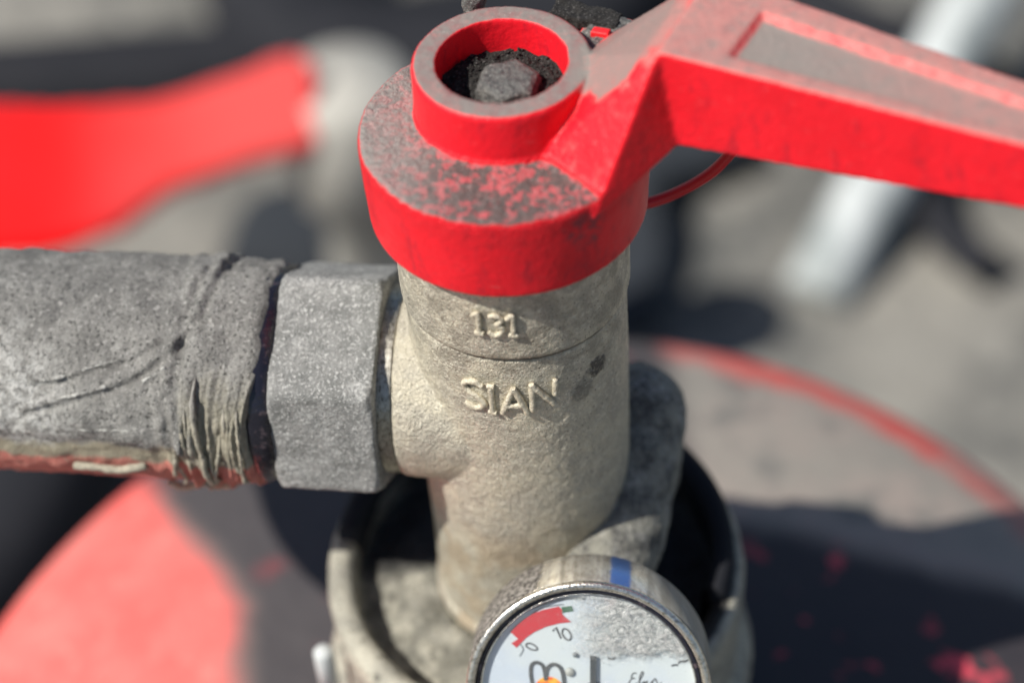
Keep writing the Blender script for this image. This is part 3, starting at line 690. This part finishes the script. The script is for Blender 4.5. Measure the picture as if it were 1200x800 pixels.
lathe(bm, [(.01, -10), (5.5, -10), (5.3, -5.2), (4.9, -4.0), (4.2, -3.5), (.01, -3.3)], 6, (0, 0, 0)); bmesh.ops.transform(bm, matrix=M0, verts=bm.verts)
me = solid(bm, .2, 2); rough_up(me, .16, .4, .10, 1.8, 4); link('bolt_head', me, M_bolt, lever, label='worn grey hexagon bolt head sunk in the ring')
# dark speckled plate and red tab behind the ring
bm = bmesh.new(); hull(bm, [(8.0, 13.4, -1.5), (18.2, 8.8, -2.0), (19.5, 12.6, -2.2), (10, 17.5, -1.6), (8.0, 13.4, -4), (18.2, 8.8, -4), (19.5, 12.6, -4), (10, 17.5, -4)])
me = solid(bm, .3, 3); rough_up(me, .3, .5, .1, 1.5, 6); link('catch_plate', me, M_dirt, lever, label='black gritty catch plate behind the ring')
bm = bmesh.new(); lathe(bm, [(.01, 0), (5.0, 0), (5.0, .5), (4.5, .9), (.01, 1.0)], 48, (17.9, 7.6, -3.4)); me = solid(bm, .25, 3); rough_up(me, .3, .5, .15, 1.8, 9); link('dirt_cake', me, M_bolt, lever)
bm = bmesh.new(); hull(bm, [(x, y, z) for x, y in ((14.2, 7.8), (16.8, 6.8), (17.4, 8.2), (14.9, 9.2)) for z in (-6.5, -1.7)]); me = solid(bm, .2, 3); link('red_tab', me, flat('tab_red', (.78, .015, .02), .5, .05), lever)

# lock pin rising behind the ring, tie loop under the lever
bm = bmesh.new(); lathe(bm, [(.01, -14), (1.9, -14), (1.9, 1.2), (1.55, 2.0), (1.6, 8), (1.3, 9), (.01, 9)], 32, (-3.2, 17.0, 0), (0.03, .1, 1)); me = from_bm(bm)
me = apply_mods(me, [('REMESH', dict(mode='VOXEL', voxel_size=.2 * MM))]); rough_up(me, .25, .5, .1, 2, 2); link('lock_pin', me, M_bolt, ext)
bm = bmesh.new(); tube(bm, spline([(16, 6, -36), (21, 8, -38.5), (26, 9, -38.2), (31.5, 8.5, -34.6), (35.2, 8, -30.5), (38, 7, -24), (40, 4, -10), (40, 0, -3)], 8), [.95] * 57, 12)
link('seal_loop', from_bm(bm), flat('loop_red', (.62, .012, .018), .4, .1), ext, label='thin red loop hanging beneath the lever')

# ------------------------------------------------------------------ things behind, out of focus
def at(px, py, dep):                       # used once to lay the background out; returns mm in the world
    v = fw + rt * ((px - 600) / 2400) - up * ((py - 400) / 2400)
    return CAM / MM + v * dep

# second neighbour: grey valve with a big red lever, upper left
nl = root('lever_valve', 'blurred bright red lever on a pale grey dusty standpipe at upper left', 'valve')
bm = bmesh.new()
top = [(-60, 118), (60, 124), (180, 116), (270, 88), (335, 60), (366, 66)]; bot = [(372, 165), (290, 186), (200, 216), (140, 262), (60, 290), (-60, 300)]
outl = [at(x, y, 1000 - (x + 60) * .06) for x, y in top + bot]
nrm = Vector((0, -.35, .94)); vs1 = [bm.verts.new(p) for p in outl]; vs2 = [bm.verts.new(p - nrm * 12) for p in outl]
bm.faces.new(vs1); bm.faces.new(vs2[::-1])
for i in range(len(vs1)): bm.faces.new((vs1[i], vs1[(i + 1) % 12], vs2[(i + 1) % 12], vs2[i]))
bmesh.ops.triangulate(bm, faces=bm.faces); me = solid(bm, 2.5, 6); link('lever', me, M_bgred, nl, label='broad bright red lever')
bm = bmesh.new(); hc = at(408, 120, 1000); lathe(bm, [(.01, 18), (28, 15), (33, 6), (33, -50), (22, -58), (22, GZ - hc.z + 14), (32, GZ - hc.z + 10), (32, GZ - hc.z + 1), (.01, GZ - hc.z + 1)], 64, hc); link('valve_hub', from_bm(bm), M_bggrey, nl, label='pale grey dusty hub at the end of the red lever')
# navy sheet lying behind nut, black rings darkening the ground, black hoses, white pole
def blob(name, outline, dep, th, mat, lab, cat, grp=None):
    bm = bmesh.new(); pts = [at(x, y, dep) for x, y in outline]; cz = sum(p.z for p in pts) / len(pts)
    v1 = [bm.verts.new(p) for p in pts]; v2 = [bm.verts.new(p - Vector((0, 0, th))) for p in pts]; n_ = len(pts)
    bm.faces.new(v1); bm.faces.new(v2[::-1])
    for i in range(n_): bm.faces.new((v1[i], v1[(i + 1) % n_], v2[(i + 1) % n_], v2[i]))
    bmesh.ops.triangulate(bm, faces=bm.faces); me = solid(bm, 3.0, 8); o = link(name, me, mat); o['label'] = lab; o['category'] = cat
    return o
def gpt(px, py, h=0):      # point on the ground (plus h)
    v = fw + rt * ((px - 600) / 2400) - up * ((py - 400) / 2400); t = (GZ + h - CAM.z / MM) / v.z; return CAM / MM + v * t
def lay(name, pix, rad, mat, lab, cat):
    bm = bmesh.new(); tube(bm, spline([gpt(x, y, rad + 3) for x, y in pix], 8), rad, 20); o = link(name, from_bm(bm), mat); o['label'] = lab; o['category'] = cat; return o
lay('rubber_hose', [(-140, 112), (0, 104), (150, 92), (260, 82), (420, 55), (560, 30), (680, 8), (800, -30)], 32, M_rubber, 'thick black rubber hose lying across the ground at the top', 'hose')
lay('rubber_hose', [(1085, 150), (1092, 240), (1120, 285), (1165, 318)], 13, M_rubber, 'thin dark hose on the ground right of the white pole', 'hose')
lay('shade_tube', [(840, -60), (980, 20), (1090, 62), (1210, 150), (1330, 260)], 20, M_rubber, 'dark tube added for the shaded ground at the upper right behind the lever arm', 'shade_tube')  # dark tube added to stand in for a shaded ground patch
# black rings added to darken the ground
bm = bmesh.new(); tp = gpt(520, -50, 40); lathe(bm, [(95, -38), (150, -40), (168, -25), (172, 0), (168, 25), (150, 40), (95, 38), (88, 0)], 96, tp, closed=True)
o = link('shade_ring', from_bm(bm), M_rubber); o['label'] = 'flat black ring added for the shaded ground at the top behind the lever ring'; o['category'] = 'shade_ring'
bm = bmesh.new(); tp = gpt(-225, 560, 40); lathe(bm, [(95, -38), (150, -40), (168, -25), (172, 0), (168, 25), (150, 40), (95, 38), (88, 0)], 96, tp, closed=True)
o = link('shade_ring', from_bm(bm), M_rubber); o['label'] = 'black ring added to darken the ground at lower left, just below the hose'; o['category'] = 'shade_ring'
# dark rags / sheet
def rag(name, pix, mat, lab, h=26):
    bm = bmesh.new(); pts = [gpt(x, y, 2) for x, y in pix]; c_ = sum(pts, Vector()) / len(pts); rings = []
    pl = spline(pts + [pts[0]], 6)[:-1]
    for f_, z in ((1, 0), (.97, .35), (.85, .75), (.6, 1), (.3, 1.05)):
        rings.append([bm.verts.new(c_ + (p - c_) * f_ + Vector((0, 0, z * h + 10 * mn.noise(p * .02 + Vector((f_, 0, 0))) * z))) for p in pl])
    for a, b in zip(rings[:-1], rings[1:]):
        for j in range(len(pl)): bm.faces.new((a[j], a[(j + 1) % len(pl)], b[(j + 1) % len(pl)], b[j]))
    bm.faces.new(rings[-1]); bm.faces.new(rings[0]); o = link(name, from_bm(bm), mat); o['label'] = lab; o['category'] = 'cloth'; return o
rag('folded_cloth', [(255, 320), (290, 245), (380, 222), (470, 215), (560, 250), (560, 330), (420, 350)], M_navy, 'dark navy folded cloth on the ground above the coupling nut')
rag('folded_cloth', [(690, 250), (730, 180), (800, 150), (880, 160), (895, 200), (825, 215), (780, 250), (752, 320), (770, 385), (680, 400)], M_navy, 'dark navy cloth on the ground below the lever, right of the red cap')
# white pole leaning
bm = bmesh.new(); p0 = gpt(955, 345, 8); p1 = at(1180, -60, 1330)
tube(bm, [p0.lerp(p1, t / 12) for t in range(13)], [21 + .25 * t for t in range(13)], 8); me = from_bm(bm)
o = link('white_pole', me, M_white); o['label'] = 'shiny white painted pole leaning at upper right behind the lever arm'; o['category'] = 'pole'
